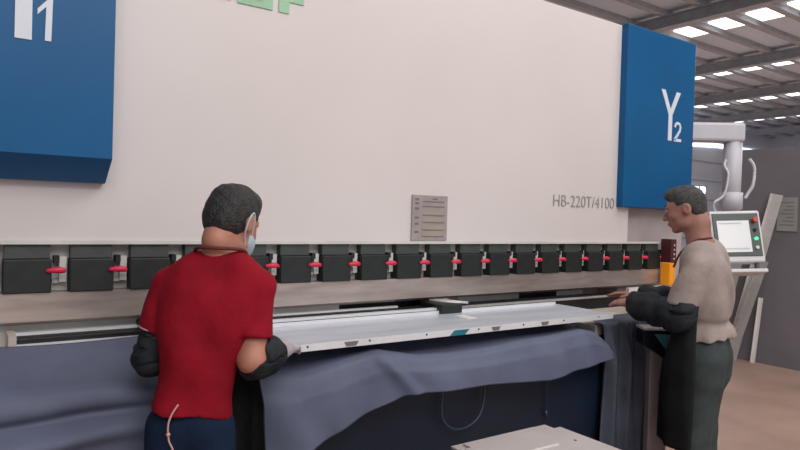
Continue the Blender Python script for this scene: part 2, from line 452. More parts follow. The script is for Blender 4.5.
# clamp row
build('clamp_rail', bx(XL, 4.0, 2.545, 2.62, 1.199, 1.366), M['backplate'], PB)
first = None
def clamp_parts():
    c = build('clamp', bx(-0.072, 0.072, 2.485, 2.565, 1.198, 1.315), M['clamp'], PB, bevel=0.004)
    build('clamp_head', bx(-0.068, 0.068, 2.505, 2.565, 1.317, 1.366), M['clamp_up'], c)
    bm = bmesh.new()
    tube(bm, smooth_path([(0.054, 2.480, 1.275), (0.076, 2.476, 1.277), (0.096, 2.476, 1.277), (0.115, 2.480, 1.273)], 4), [0.005, 0.007, 0.008, 0.009, 0.010, 0.011, 0.012, 0.012, 0.012, 0.011, 0.010, 0.008, 0.005], 10)
    build('lever', bm, M['red'], c, True)
    bm = bx(0.098, 0.121, 2.515, 2.545, 1.232, 1.322); box(bm, 0.078, 0.099, 2.525, 2.545, 1.228, 1.242)
    build('bracket', bm, M['bracket'], c)
    build('pin', bx(0.080, 0.097, 2.50, 2.565, 1.300, 1.325), M['dark'], c)
    return c
c0 = clamp_parts()
for k in range(21):
    x = -0.208 + 0.2002 * k
    if k == 0: c = c0
    else:
        c = c0.copy(); col.objects.link(c); c.parent = PB
        for ch in c0.children:
            d = ch.copy(); col.objects.link(d); d.parent = c
    c.location.x = x
# punch, die, bed
bm = bmesh.new(); prism_x(bm, [(2.495, 1.198), (2.56, 1.198), (2.56, 1.115), (2.535, 1.086), (2.52, 1.086), (2.495, 1.10)], XL, 3.95)
build('punch', bm, M['punch'], PB, label='long steel punch under the clamps')
bm = bmesh.new()
prism_x(bm, [(2.405, 0.99), (2.405, 1.056), (2.425, 1.056), (2.47, 1.035), (2.515, 1.056), (2.535, 1.056), (2.535, 0.99)], 0.15, 3.43)
d = build('die', bm, M['die'], PB)
build('die_shoulder', bx(0.155, 0.61, 2.396, 2.407, 1.030, 1.042), M['die_edge'], d)
build('die_shoulder', bx(0.155, 0.61, 2.505, 2.530, 1.052, 1.062), M['die_edge'], d)
build('die_shoulder', bx(0.66, 1.90, 2.398, 2.427, 1.050, 1.060), M['die_edge'], d)
build('die_shoulder', bx(0.66, 1.75, 2.513, 2.535, 1.056, 1.064), M['die_edge'], d)
build('die_shoulder', bx(2.03, 3.42, 2.398, 2.427, 1.050, 1.058), M['bar_mid'], d)
build('end_cap', bx(0.135, 0.158, 2.39, 2.54, 1.015, 1.070), M['table'], d)
bm = bx(0.555, 0.632, 2.37, 2.54, 1.030, 1.080); build('die_stop', bm, M['clamp'], d, bevel=0.006)
bm = bx(0.633, 0.72, 2.40, 2.47, 1.040, 1.066); build('die_stop', bm, M['bracket'], d, bevel=0.004, label='pale stop block')
bm = bx(1.90, 2.03, 2.36, 2.54, 1.035, 1.080); build('die_stop', bm, M['clamp'], d, bevel=0.006)
for p, q in (((1.93, 2.50, 1.085), (2.03, 2.38, 1.078)), ((1.96, 2.53, 1.085), (2.10, 2.40, 1.075))):
    bm = bmesh.new(); cyl(bm, p, q, 0.006); build('die_stop', bm, M['bracket'], d, True, label='pale rod')
build('die_table', bx(XL, 3.75, 2.395, 2.66, 0.90, 0.985), M['table'], PB)
build('back_plate', bx(XL, 1.45, 2.56, 2.575, 1.00, 1.16), M['bar_white'], PB)
# back gauge pieces seen through the slit
for (x0, x1, m_) in ((-0.35, 0.6, 'table'), (1.28, 1.42, 'table'), (1.42, 2.05, 'die'), (2.2, 2.66, 'bar_white'), (2.66, 2.98, 'die'), (2.98, 3.22, 'bar_white')):
    build('back_gauge', bx(x0, x1, 2.60, 2.68, 1.00, 1.13), M[m_], PB)
bed = build('bed', bx(XL, 3.28, 2.12, 2.62, 0.02, 0.90), M['bed'], PB, bevel=0.01)
build('side_plate', bx(3.44, 3.95, 2.42, 2.44, 0.93, 1.092), M['bar_white'], PB)
build('side_table', bx(2.76, 3.28, 2.135, 2.40, 0.89, 0.955), M['table'], PB, bevel=0.004)
build('back_guard', bx(3.3, 3.9, 2.72, 2.76, 0.95, 1.2), M['table'], PB)
bm = bmesh.new(); tube(bm, smooth_path([(1.72, 2.11, 0.80), (1.70, 2.09, 0.66), (1.74, 2.08, 0.60), (1.82, 2.08, 0.585), (1.90, 2.08, 0.62), (1.94, 2.09, 0.70), (1.95, 2.11, 0.80)], 6), 0.005)
build('hose', bm, M['hosedark'], bed, True)
bm = bmesh.new(); tube(bm, [(2.36, 2.105, 0.85), (2.362, 2.10, 0.7), (2.36, 2.10, 0.57)], 0.003); cyl(bm, (2.36, 2.10, 0.575), (2.36, 2.10, 0.545), 0.007)
build('hose', bm, M['hosedark'], bed, True)
# laser guard at the end of the clamps
lgd = build('laser_guard', bx(3.855, 3.915, 2.40, 2.48, 1.24, 1.40), M['guard'], PB, bevel=0.006)
build('guard_housing', bx(3.845, 3.905, 2.40, 2.47, 1.095, 1.245), M['orange'], lgd, bevel=0.006)
bm = bmesh.new()
for z in (1.27, 1.30, 1.33, 1.36): cyl(bm, (3.885, 2.402, z), (3.885, 2.396, z), 0.006, n=10)
build('guard_light', bm, M['bracket'], lgd)

# ------------------------------------------------------------------ control pendant
CP = tag(empty('control_pendant', (4.488, 2.3, 0), -math.radians(40)), 'control screen in a pale case hanging on a jointed arm behind the man in grey', 'control panel')
case = empty('case_frame'); bpy.data.objects.remove(case)
T = Matrix.Translation((0, 0, 1.432)) @ Matrix.Rotation(math.radians(-15), 4, 'X') @ Matrix.Rotation(math.radians(-3), 4, 'Y') @ Matrix.Diagonal((0.64, 1.0, 1.26, 1.0))
def hm(name, m, *a, parent=CP, bevel=0.0, label=None):
    bm = bmesh.new(); box(bm, *a, mtx=T); return build(name, bm, M[m], parent, bevel=bevel, label=label)
case = hm('case', 'hmi', -0.27, 0.27, 0, 0.10, -0.15, 0.145, bevel=0.012)
hm('bezel', 'bezel', -0.245, 0.245, -0.006, 0.01, -0.118, 0.128, parent=case, bevel=0.004)
scr = hm('screen', 'screen', -0.205, 0.135, -0.012, 0.0, -0.095, 0.085, parent=case)
for k, z in enumerate((0.065, -0.08)):
    bm = bmesh.new(); box(bm, -0.19, (0.05, 0.11)[k], -0.0135, -0.0115, z, z + 0.008, T); build('screen_line', bm, M['screen_mark'], scr)
bm = bmesh.new(); cyl(bm, T @ Vector((0.19, -0.005, 0.085)), T @ Vector((0.19, -0.014, 0.085)), 0.017, n=20)
es = build('emergency_ring', bm, M['yellow'], case)
bm = bmesh.new(); cyl(bm, T @ Vector((0.19, -0.01, 0.085)), T @ Vector((0.19, -0.045, 0.085)), 0.017, n=20)
build('emergency_button', bm, M['estop'], es)
bm = bmesh.new(); cyl(bm, T @ Vector((0.19, -0.004, -0.02)), T @ Vector((0.19, -0.02, -0.02)), 0.011, n=14)
build('button', bm, M['green_led'], case, label='lit green button')
bm = bmesh.new(); cyl(bm, T @ Vector((0.19, -0.004, 0.03)), T @ Vector((0.19, -0.018, 0.03)), 0.012, n=14)
build('button', bm, M['dark'], case)
bm = bmesh.new(); cyl(bm, T @ Vector((0.19, -0.004, -0.07)), T @ Vector((0.19, -0.018, -0.07)), 0.012, n=14)
build('button', bm, M['bracket'], case)
bm = bmesh.new(); box(bm, -0.27, 0.235, -0.06, 0.10, -0.215, -0.195, T)
sh = build('tray', bm, M['hmi'], CP, bevel=0.006)
for x in (-0.2, 0.2):
    bm = bmesh.new(); box(bm, x - 0.015, x + 0.015, 0.03, 0.06, -0.2, -0.14, T); build('tray_bracket', bm, M['bezel'], sh)
bm = bmesh.new(); cyl(bm, (0.0, 0.12, 1.58), (0.0, 0.12, 2.12), 0.062, n=20); cyl(bm, (0.0, 0.12, 1.62), (0.0, 0.12, 1.74), 0.076, n=20)
build('column', bm, M['arm'], CP, True)
bm = bmesh.new(); box(bm, -0.42, 0.06, 0.05, 0.19, 2.10, 2.235)
build('arm', bm, M['arm'], CP, bevel=0.02)
bm = bmesh.new()
tube(bm, smooth_path([(-0.05, 0.10, 1.98), (-0.07, 0.08, 1.93), (-0.05, 0.06, 1.86), (-0.075, 0.06, 1.72), (-0.14, 0.06, 1.66), (-0.12, 0.08, 1.60), (-0.06, 0.10, 1.58)], 6), 0.009)
build('cable', bm, M['cable'], CP, True)
bm = bmesh.new()
tube(bm, smooth_path([(0.10, 0.08, 1.98), (0.135, 0.08, 1.92), (0.13, 0.08, 1.80), (0.10, 0.09, 1.73), (0.085, 0.09, 1.70)], 6), 0.011)
build('cable', bm, M['cable'], CP, True)

# ------------------------------------------------------------------ cloth over the front supports
def cloth_main():
    nu, nv = 260, 90
    X = np.linspace(-1.3, 2.74, nu); P = np.zeros((nu, nv, 3))
    # hem height along X
    hx = [-1.3, 0.60, 0.90, 1.02, 1.20, 1.42, 1.62, 1.85, 2.22, 2.52, 2.70, 2.74]
    hz = [0.28, 0.32, 0.56, 0.66, 0.735, 0.812, 0.806, 0.800, 0.775, 0.800, 0.812, 0.815]
    rng = np.random.RandomState(3)
    for i, x in enumerate(X):
        hem = np.interp(x, hx, hz)
        zt = 1.046 if x < 0.55 else np.interp(x, [0.55, 0.9], [1.046, 0.99])
        yt = 2.385
        yr = np.interp(x, [-1.3, 0.2, 0.85, 1.0, 1.15, 1.33, 1.6, 2.2, 2.55, 2.74], [2.085, 2.075, 2.075, 2.02, 2.0, 2.0, 1.975, 1.975, 1.985, 2.02])
        zr = np.interp(x, [-1.3, 0.5, 0.85, 1.0, 1.33, 1.50, 1.9, 2.25, 2.5, 2.62, 2.74], [0.955, 0.955, 0.955, 0.925, 0.982, 0.950, 0.942, 0.956, 0.980, 0.965, 0.915])
        R = 0.04
        # path: top run, rounded edge, hanging run
        pts = [(yt, zt), (yr + R, zr + 0.006), (yr + R * 0.3, zr - R * 0.3), (yr, zr - R)]
        yb = yr - 0.01
        pts += [(yb, zr - R + (hem - zr + R) * t) for t in (0.15, 0.3, 0.5, 0.75, 1.0)] if False else [(yb - 0.012 * t, (zr - R) * (1 - t) + hem * t) for t in (0.2, 0.4, 0.6, 0.8, 1.0)]
        L = np.cumsum([0] + [math.dist(a, b) for a, b in zip(pts, pts[1:])])
        s = np.linspace(0, L[-1], nv)
        y = np.interp(s, L, [p[0] for p in pts]); z = np.interp(s, L, [p[1] for p in pts])
        hang = np.clip((zr - z) / 0.10, 0, 1)
        drop = np.clip((zr - z) / 0.4, 0, 1)
        # long folds
        w = 0.011 * np.sin(x * 9 + 1.2 * np.sin(x * 3.1)) + 0.007 * np.sin(x * 23 + z * 9 + 2 * np.sin(x * 5))
        y = y - hang * w * (0.4 + drop)
        # horizontal tucks at the end that hangs in full
        lf = np.clip((0.75 - x) / 0.5, 0, 1)
        wave = 0.03 * x * 0.5 + 0.012 * math.sin(x * 4.0)
        y -= lf * (0.036 * np.exp(-((z - 0.80 - wave) / 0.028) ** 2) - 0.040 * np.exp(-((z - 0.855 - wave) / 0.020) ** 2))
        y -= lf * (0.024 * np.exp(-((z - 0.665 - wave) / 0.03) ** 2) - 0.030 * np.exp(-((z - 0.715 + wave) / 0.02) ** 2))
        # the crease running down from the sheet
        cx = 1.33 + (0.97 - z) * 0.75
        y -= 0.028 * np.exp(-((x - cx) / 0.035) ** 2) * np.clip((1.0 - z) / 0.06, 0, 1)
        # slack on top
        z = z + (1 - hang) * (0.006 * np.sin(x * 7 + y * 9) - 0.004)
        z = z - 0.012 * np.clip((x - 0.9) / 0.2, 0, 1) * (1 - hang) * np.exp(-((y - 2.15) / 0.1) ** 2)
        z = z - (0.03 * np.clip((x - 2.45) / 0.29, 0, 1) ** 2) * (1 - hang)
        P[i, :, 0] = x + hang * 0.012 * np.sin(z * 22 + x * 6); P[i, :, 1] = y; P[i, :, 2] = z
    return P
o = grid_mesh('cover_cloth', cloth_main(), M['cloth'], thick=0.003)
tag(o, 'blue-grey cloth draped over the front of the press brake under the folded sheet', 'cloth')

def cloth_end():
    nu, nv = 90, 60; P = np.zeros((nu, nv, 3))
    for i, u in enumerate(np.linspace(0, 1, nu)):
        x = 2.76 + 0.44 * u
        for j, v in enumerate(np.linspace(0, 1, nv)):
            if v < 0.15:
                y = 2.20 - (2.20 - 2.095) * v / 0.15; z = 0.985 - 0.02 * v / 0.15
            else:
                t = (v - 0.15) / 0.85; y = 2.095 - 0.01 * min(1, t * 6); z = 0.965 - 0.84 * t
            a = min(1, max(0, (v - 0.1) * 4))
            y += a * (0.022 * math.sin(u * 26 + 1.5 * v) + 0.012 * math.sin(u * 47 - 2 * v)) - 0.02 * a
            P[i, j] = (x + 0.03 * v * (u - 0.3) + 0.01 * math.sin(v * 6), y, z)
    return P
o = grid_mesh('cover_cloth', cloth_end(), M['cloth2'], thick=0.003)
tag(o, 'darker grey cloth hanging in upright folds beside the post and the man in grey', 'cloth')

# ------------------------------------------------------------------ the folded sheet being worked on
SH = empty('folded_sheet', (0, 0, 0))
tag(SH, 'long shiny folded sheet of metal held at its ends by the two men', 'sheet metal')
Xa, Xb, zt = 0.88, 2.745, 1.036
bm = bx(Xa, Xb, 2.02, 2.385, zt - 0.002, zt); build('top_face', bm, M['sheet'], SH)
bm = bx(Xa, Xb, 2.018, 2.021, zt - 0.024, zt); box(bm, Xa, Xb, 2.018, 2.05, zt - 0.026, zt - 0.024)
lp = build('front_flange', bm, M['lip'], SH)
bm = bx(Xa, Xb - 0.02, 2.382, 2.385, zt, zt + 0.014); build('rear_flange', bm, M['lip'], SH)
for x in (1.02, 1.28, 1.55, 1.83, 2.10, 2.37, 2.63):
    bm = bmesh.new(); cyl(bm, (x, 2.0185, zt - 0.010), (x, 2.0165, zt - 0.010), 0.004, n=12)
    build('hole', bm, M['dark'], lp)
for x, w_ in ((1.20, 0.06), (1.93, 0.05), (2.24, 0.05)):
    bm = bmesh.new(); prism(bm, [(x - w_ / 2, zt - 0.006), (x + w_ / 2, zt - 0.006), (x + w_ / 3, zt - 0.022), (x - w_ / 3, zt - 0.022)], 2.0150, 2.0180)
    build('notch', bm, M['plate_mark'], lp)
bm = bmesh.new(); prism(bm, [(1.67, zt - 0.026), (1.75, zt - 0.026), (1.775, zt - 0.004), (1.695, zt - 0.004)], 2.0145, 2.0180)
build('film', bm, M['teal'], lp)
bm = bmesh.new(); box(bm, 1.93, 1.985, 2.20, 2.30, zt, zt + 0.0012); build('painted_glint', bm, M['bar_white'], SH)  # white patch painting a light reflection onto the sheet

# ------------------------------------------------------------------ stack of cut sheets on a low trolley
TR = tag(empty('trolley', (1.75, 1.0, 0)), 'low dark steel trolley carrying the pile of cut sheets', 'trolley')
build('deck', bx(-0.46, 0.36, -0.60, 0.62, 0.585, 0.625), M['trolley'], TR, bevel=0.005)
for sx in (-0.42, 0.32):
    for sy in (-0.55, 0.57):
        l = build('leg', bx(sx - 0.02, sx + 0.02, sy - 0.02, sy + 0.02, 0.11, 0.587), M['trolley'], TR)
        bm = bmesh.new(); cyl(bm, (sx - 0.018, sy, 0.055), (sx + 0.018, sy, 0.055), 0.055, n=20); build('caster', bm, M['dark'], l)
z = 0.625
offs = [(0.0, 0.0, 0), (0.03, -0.02, .4), (-0.02, 0.0, -.3), (0.01, -0.03, .5), (-0.035, 0.01, 0), (0.0, -0.012, -.5)]
names = ['bottom sheet of the pale pile on the trolley', 'second sheet up in the pale pile on the trolley', 'third sheet up in the pale pile on the trolley',
         'fourth sheet up in the pale pile on the trolley', 'sheet just under the top one of the pale pile on the trolley', 'topmost pale cut sheet lying on the pile on the trolley']
for k, (dx, dy, a) in enumerate(offs):
    bm = bmesh.new()
    x0, x1, y0, y1 = -0.27, 0.22, -0.55, 0.545
    h = 0.0085
    poly = [(x0, y0), (x1, y0), (x1, y1 - 0.05), (x1 - 0.035, y1 - 0.05), (x1 - 0.035, y1), (x0 + 0.03, y1), (x0 + 0.03, y1 - 0.045), (x0, y1 - 0.045)]
    A = [bm.verts.new((x, y, 0)) for x, y in poly]; B = [bm.verts.new((x, y, h)) for x, y in poly]
    bm.faces.new(A[::-1]); bm.faces.new(B)
    for i in range(8): bm.faces.new((A[i], A[(i + 1) % 8], B[(i + 1) % 8], B[i]))
    o = build('cut_sheet', bm, M['stack'], bevel=0.0008, seg=1)
    o.location = (1.75 + dx, 1.20 + dy, z); o.rotation_euler.z = math.radians(a); z += h + 0.001
    tag(o, names[k], 'sheet metal', 'cut sheets piled on the trolley')
    if k == 5:
        bm = bmesh.new(); cyl(bm, (0.15, 0.36, h - 0.001), (0.15, 0.36, h + 0.0006), 0.006, n=12); build('hole', bm, M['dark'], o)
        bm = bmesh.new(); box(bm, x0, x1 - 0.16, 0.36, 0.366, h, h + 0.0035); build('fold_line', bm, M['bar_white'], o)

# ------------------------------------------------------------------ post with a control box by the apron
PP = tag(empty('foot_switch_stand', (3.06, 1.965, 0), -math.radians(35)), 'grey upright post with a small teal-faced control box on top beside the black apron', 'control post')
build('post', bx(-0.05, 0.05, -0.03, 0.03, 0.02, 0.90), M['post'], PP, bevel=0.004)
build('base', bx(-0.09, 0.09, -0.09, 0.09, 0.0, 0.022), M['post'], PP, bevel=0.004)
T2 = Matrix.Translation((0.0, -0.01, 0.868)) @ Matrix.Rotation(math.radians(0), 4, 'Z')
bm = bmesh.new(); prism(bm, [(-0.10, 0.075), (0.10, 0.075), (0.10, -0.10), (0.05, -0.10), (-0.10, 0.0)], -0.05, 0.05)
bmesh.ops.transform(bm, matrix=T2, verts=bm.verts)
bxo = build('control_box', bm, M['boxdark'], PP, bevel=0.004)
bm = bmesh.new(); prism(bm, [(-0.045, 0.055), (0.095, 0.055), (0.095, -0.075), (0.045, -0.06)], -0.056, -0.05)
bmesh.ops.transform(bm, matrix=T2, verts=bm.verts); build('box_face', bm, M['boxteal'], bxo)
bm = bmesh.new(); box(bm, -0.10, 0.11, -0.06, 0.06, 0.075, 0.086, T2); build('box_lid', bm, M['bar_white'], bxo)

# ------------------------------------------------------------------ steel lengths leaning on the partition, notice
def lean(label, y0, y1, z1, w, m, x0=6.95, x1=7.20, t=0.03, d=0.0):
    a, b = Vector((x0 + d, y0, 0.0)), Vector((x1 + d, y1, z1)); ax = (b - a)
    side = Vector((0, 1, 0)); side -= ax.normalized() * side.dot(ax.normalized()); side.normalize(); nr = ax.normalized().cross(side)
    bm = bmesh.new()
    # angle profile: a web and a narrow return
    for (s0, s1, n0, n1) in ((-w / 2, w / 2, 0, 0.006), (w / 2 - 0.006, w / 2, 0, t)):
        vs = []
        for p in (a, b):
            for ss, nn in ((s0, n0), (s1, n0), (s1, n1), (s0, n1)): vs.append(bm.verts.new(p + side * ss + nr * nn))
        for q in ((0, 1, 2, 3), (4, 5, 6, 7), (0, 1, 5, 4), (1, 2, 6, 5), (2, 3, 7, 6), (3, 0, 4, 7)): bm.faces.new([vs[i] for i in q])
    mn = min(v.co.z for v in bm.verts)
    for v in bm.verts: v.co.z -= mn
    o = build('steel_profile', bm, M[m]); tag(o, label, 'steel profile', 'steel lengths leaning on the dark partition')
    return o
lean('longest pale steel profile leaning on the dark partition behind the control screen', 3.66, 3.28, 1.84, 0.12, 'bar_light', 7.10, 7.21)
lean('shorter dull grey steel profile leaning on the partition just under the longest one', 3.62, 3.36, 1.12, 0.10, 'bar_mid', 7.00, 7.14)
lean('slim white strip leaning on the dark partition next to the grey profiles', 3.46, 3.41, 0.72, 0.04, 'bar_white', 7.19, 7.22)
lean('wide grey steel profile leaning just behind the back of the man in grey', 3.84, 3.66, 1.30, 0.20, 'bar_mid', 6.96, 7.18)
pn = build('wall_notice', bx(7.238, 7.249, 3.09, 3.29, 1.46, 1.82), M['paper'])
tag(pn, 'pale grey notice sheet fixed on the dark partition wall', 'notice')
bm = bmesh.new()
for k in range(7): box(bm, 7.2365, 7.2385, 3.12, 3.26 - 0.03 * (k % 3), 1.52 + 0.04 * k, 1.533 + 0.04 * k)
build('notice_text', bm, M['paper_mark'], pn)

# ------------------------------------------------------------------ figures
def hand(F, w, d, n, t, curl=(0.35, 0.6), r=0.008, thumb=0.7, scale=1.0, k0=0.004):
    """w wrist, d along the fingers, n back of the hand, t towards the thumb"""
    w, d = np.array(w, float), unit(d); n = np.array(n, float); n = unit(n - d * (n @ d)); t = np.array(t, float); t = unit(t - d * (t @ d) - n * (t @ n))
    s = scale
    for off, L in ((0.026, 0.072), (0.009, 0.080), (-0.009, 0.074), (-0.026, 0.058)):
        b = w + d * (0.088 * s - abs(off) * 0.25) + t * off * s
        F.cone(w + t * off * 0.55 * s, b, 0.015 + r - 0.008, 0.011 + r - 0.008, 0.012)
    for off, L in ((0.028, 0.072), (0.0095, 0.080), (-0.0095, 0.074), (-0.028, 0.058)):
        b = w + d * (0.088 * s - abs(off) * 0.25) + t * off * s
        sp = t * off * 1.6
        d1 = unit(d * math.cos(curl[0]) - n * math.sin(curl[0]) + sp); c2 = curl[0] + curl[1]
        d2 = unit(d * math.cos(c2) - n * math.sin(c2) + sp)
        m_ = b + d1 * L * 0.52 * s; e = m_ + d2 * L * 0.48 * s
        F.cone(b, m_, r + 0.0008, r, k0); F.cone(m_, e, r, r - 0.0015, k0)
    b = w + d * 0.025 * s + t * 0.024 * s
    m_ = b + unit(t * thumb + d * 0.75 - n * 0.35) * 0.042 * s; e = m_ + unit(d + t * 0.15 - n * 0.45) * 0.034 * s
    F.cone(b, m_, r + 0.005, r + 0.001, 0.008); F.cone(m_, e, r + 0.001, r - 0.0005, k0)

def rot_head(yaw, pitch, roll=0.0):
    """columns: head right, head forward, head up in body space"""
    return np.array(Matrix.Rotation(yaw, 3, 'Z') @ Matrix.Rotation(pitch, 3, 'X') @ Matrix.Rotation(roll, 3, 'Y'))

def head(F, c, R, face=True):
    """c: centre of the skull; R: rotation; features for an adult man"""
    P = lambda x, y, z: np.array(c) + R @ np.array([x, y, z], float)
    E = lambda x, y, z, a, b, g, k=0.02: F.ell(P(x, y, z), (a, b, g), R, k)
    E(0, -0.008, 0.022, 0.073, 0.086, 0.080, 0.02)          # cranium
    E(0, 0.030, -0.012, 0.064, 0.060, 0.082, 0.03)          # face mass
    E(0, 0.034, -0.070, 0.050, 0.050, 0.038, 0.03)          # jaw
    E(0, 0.070, -0.100, 0.022, 0.020, 0.017, 0.02)          # chin
    for s in (-1, 1):
        E(s * 0.042, 0.058, -0.032, 0.020, 0.020, 0.018, 0.02)     # cheekbone
        E(s * 0.045, 0.012, -0.078, 0.016, 0.030, 0.022, 0.02)     # jaw angle
        E(s * 0.030, 0.082, 0.018, 0.022, 0.011, 0.009, 0.012)     # brow
        F.sub_ell(P(s * 0.031, 0.101, -0.003), (0.016, 0.014, 0.010), R, 0.012)
        E(s * 0.031, 0.080, -0.003, 0.013, 0.012, 0.010, 0.006)    # lids
        # ear
        E(s * 0.075, -0.010, -0.012, 0.009, 0.020, 0.032, 0.008)
        F.sub_ell(P(s * 0.086, -0.006, -0.010), (0.007, 0.010, 0.018), R, 0.005)
    F.cone(P(0, 0.090, 0.006), P(0, 0.110, -0.034), 0.009, 0.014, 0.012)   # nose
    for s in (-1, 1): E(s * 0.013, 0.096, -0.040, 0.010, 0.011, 0.008, 0.006)
    E(0, 0.090, -0.062, 0.022, 0.012, 0.008, 0.008); E(0, 0.088, -0.075, 0.020, 0.012, 0.008, 0.006)
    F.cone(P(0, -0.035, -0.06), P(0, -0.045, -0.09), 0.043, 0.042, 0.03)   # nape
    return P

def face_bits(body, P, R, brow_m):
    for s in (-1, 1):
        bm = bmesh.new(); bmesh.ops.create_uvsphere(bm, u_segments=14, v_segments=10, radius=0.0095, matrix=Matrix.Translation(P(s * 0.031, 0.0825, -0.003)))
        e = build('eye', bm, M['eye'], body, True)
        bm = bmesh.new(); bmesh.ops.create_uvsphere(bm, u_segments=10, v_segments=8, radius=0.0055, matrix=Matrix.Translation(P(s * 0.031, 0.0878, -0.006)))
        build('iris', bm, M['iris'], e, True)
        bm = bmesh.new(); tube(bm, [P(s * (0.014 + 0.034 * t), 0.0935 - 0.016 * t * t, 0.021 + 0.008 * math.sin(t * 2.4)) for t in np.linspace(0, 1, 8)], [0.002, 0.0035, 0.004, 0.004, 0.004, 0.0035, 0.003, 0.0015], 6)
        build('eyebrow', bm, M[brow_m], body, True)
    bm = bmesh.new(); tube(bm, [P(0.020 * t, 0.1005 - 0.007 * t * t, -0.0685 - 0.001 * t * t) for t in np.linspace(-1, 1, 9)], [0.001, 0.003, 0.004, 0.0042, 0.0042, 0.0042, 0.004, 0.003, 0.001], 6)
    build('lips', bm, M['lip_skin'], body, True)

def stations(F, S, grow=0.0, k=0.07):
    for (cx, cy, cz, hw, r) in S:
        F.cone((cx - hw, cy, cz), (cx + hw, cy, cz), r + grow, r + grow, k)

def folds(seed, amp, fx, fz, tilt=0.6):
    r = np.random.RandomState(seed); ph = r.rand(8) * 6.28
    def fn(x, y, z):
        a = np.sin(fz * z + fx * x * tilt + 2.2 * np.sin(7 * x + ph[0]) + ph[1])
        b = np.sin(fx * (x + y) + 4 * z + 1.6 * np.sin(9 * z + ph[2]) + ph[3])
        return amp * (0.6 * a + 0.5 * b)
    return fn

def shoes(body, feet, yaw):
    for (x, y) in feet:
        F = Field((x - 0.09, y - 0.14, -0.01), (x + 0.09, y + 0.24, 0.14), 0.005)
        F.cone((x, y - 0.05, 0.045), (x, y + 0.13, 0.040), 0.040, 0.040, 0.03); F.cone((x, y - 0.03, 0.07), (x, y + 0.03, 0.075), 0.042, 0.035, 0.03)
        F.cone((x, y + 0.10, 0.035), (x, y + 0.17, 0.032), 0.042, 0.034, 0.03); F.clip((0, 0, 0.004), (0, 0, -1))
        s = F.build('shoe', M['shoe'], body)
        G = Field((x - 0.09, y - 0.14, -0.01), (x + 0.09, y + 0.24, 0.06), 0.005)
        G.cone((x, y - 0.05, 0.02), (x, y + 0.16, 0.02), 0.047, 0.045, 0.02); G.clip((0, 0, 0.003), (0, 0, -1)); G.clip((0, 0, 0.026), (0, 0, 1))
        G.build('sole', M['sole'], s)

def sleeve_cover(name, body, pts, rads, m, seed, cuff=True):
    """bulky gathered over-sleeve along a bent arm"""
    P = np.array(smooth_path(pts, 10)); n = len(P); R = np.interp(np.linspace(0, 1, n), np.linspace(0, 1, len(rads)), rads)
    T_ = np.gradient(P, axis=0); T_ /= np.linalg.norm(T_, axis=1)[:, None]
    rg = np.random.RandomState(seed); ph = rg.rand(6) * 6.28
    N = 36; G = np.zeros((n, N, 3)); up = np.array([0, 0, 1.0])
    for i in range(n):
        a = np.cross(T_[i], up)
        if np.linalg.norm(a) < 0.2: a = np.cross(T_[i], [0, 1.0, 0])
        a = unit(a); b = np.cross(T_[i], a)
        for k in range(N):
            th = 2 * PI * k / N; u = i / (n - 1)
            rr = R[i] * (1 + 0.07 * math.sin(22 * u + 2.0 * math.sin(th + ph[0]) + ph[1]) + 0.05 * math.sin(3 * th + 9 * u + ph[2]) + 0.03 * math.sin(7 * th + ph[3] + 5 * u))
            G[i, k] = P[i] + rr * (a * math.cos(th) + b * math.sin(th))
    GG = np.concatenate([G, G[:, :1]], axis=1)
    # close the ends onto the arm
    first_ = P[0] + (GG[0] - P[0]) * 0.55; last_ = P[-1] + (GG[-1] - P[-1]) * 0.55
    GG = np.concatenate([first_[None], GG, last_[None]], axis=0)
    return grid_mesh(name, GG, m, body, thick=0.003)

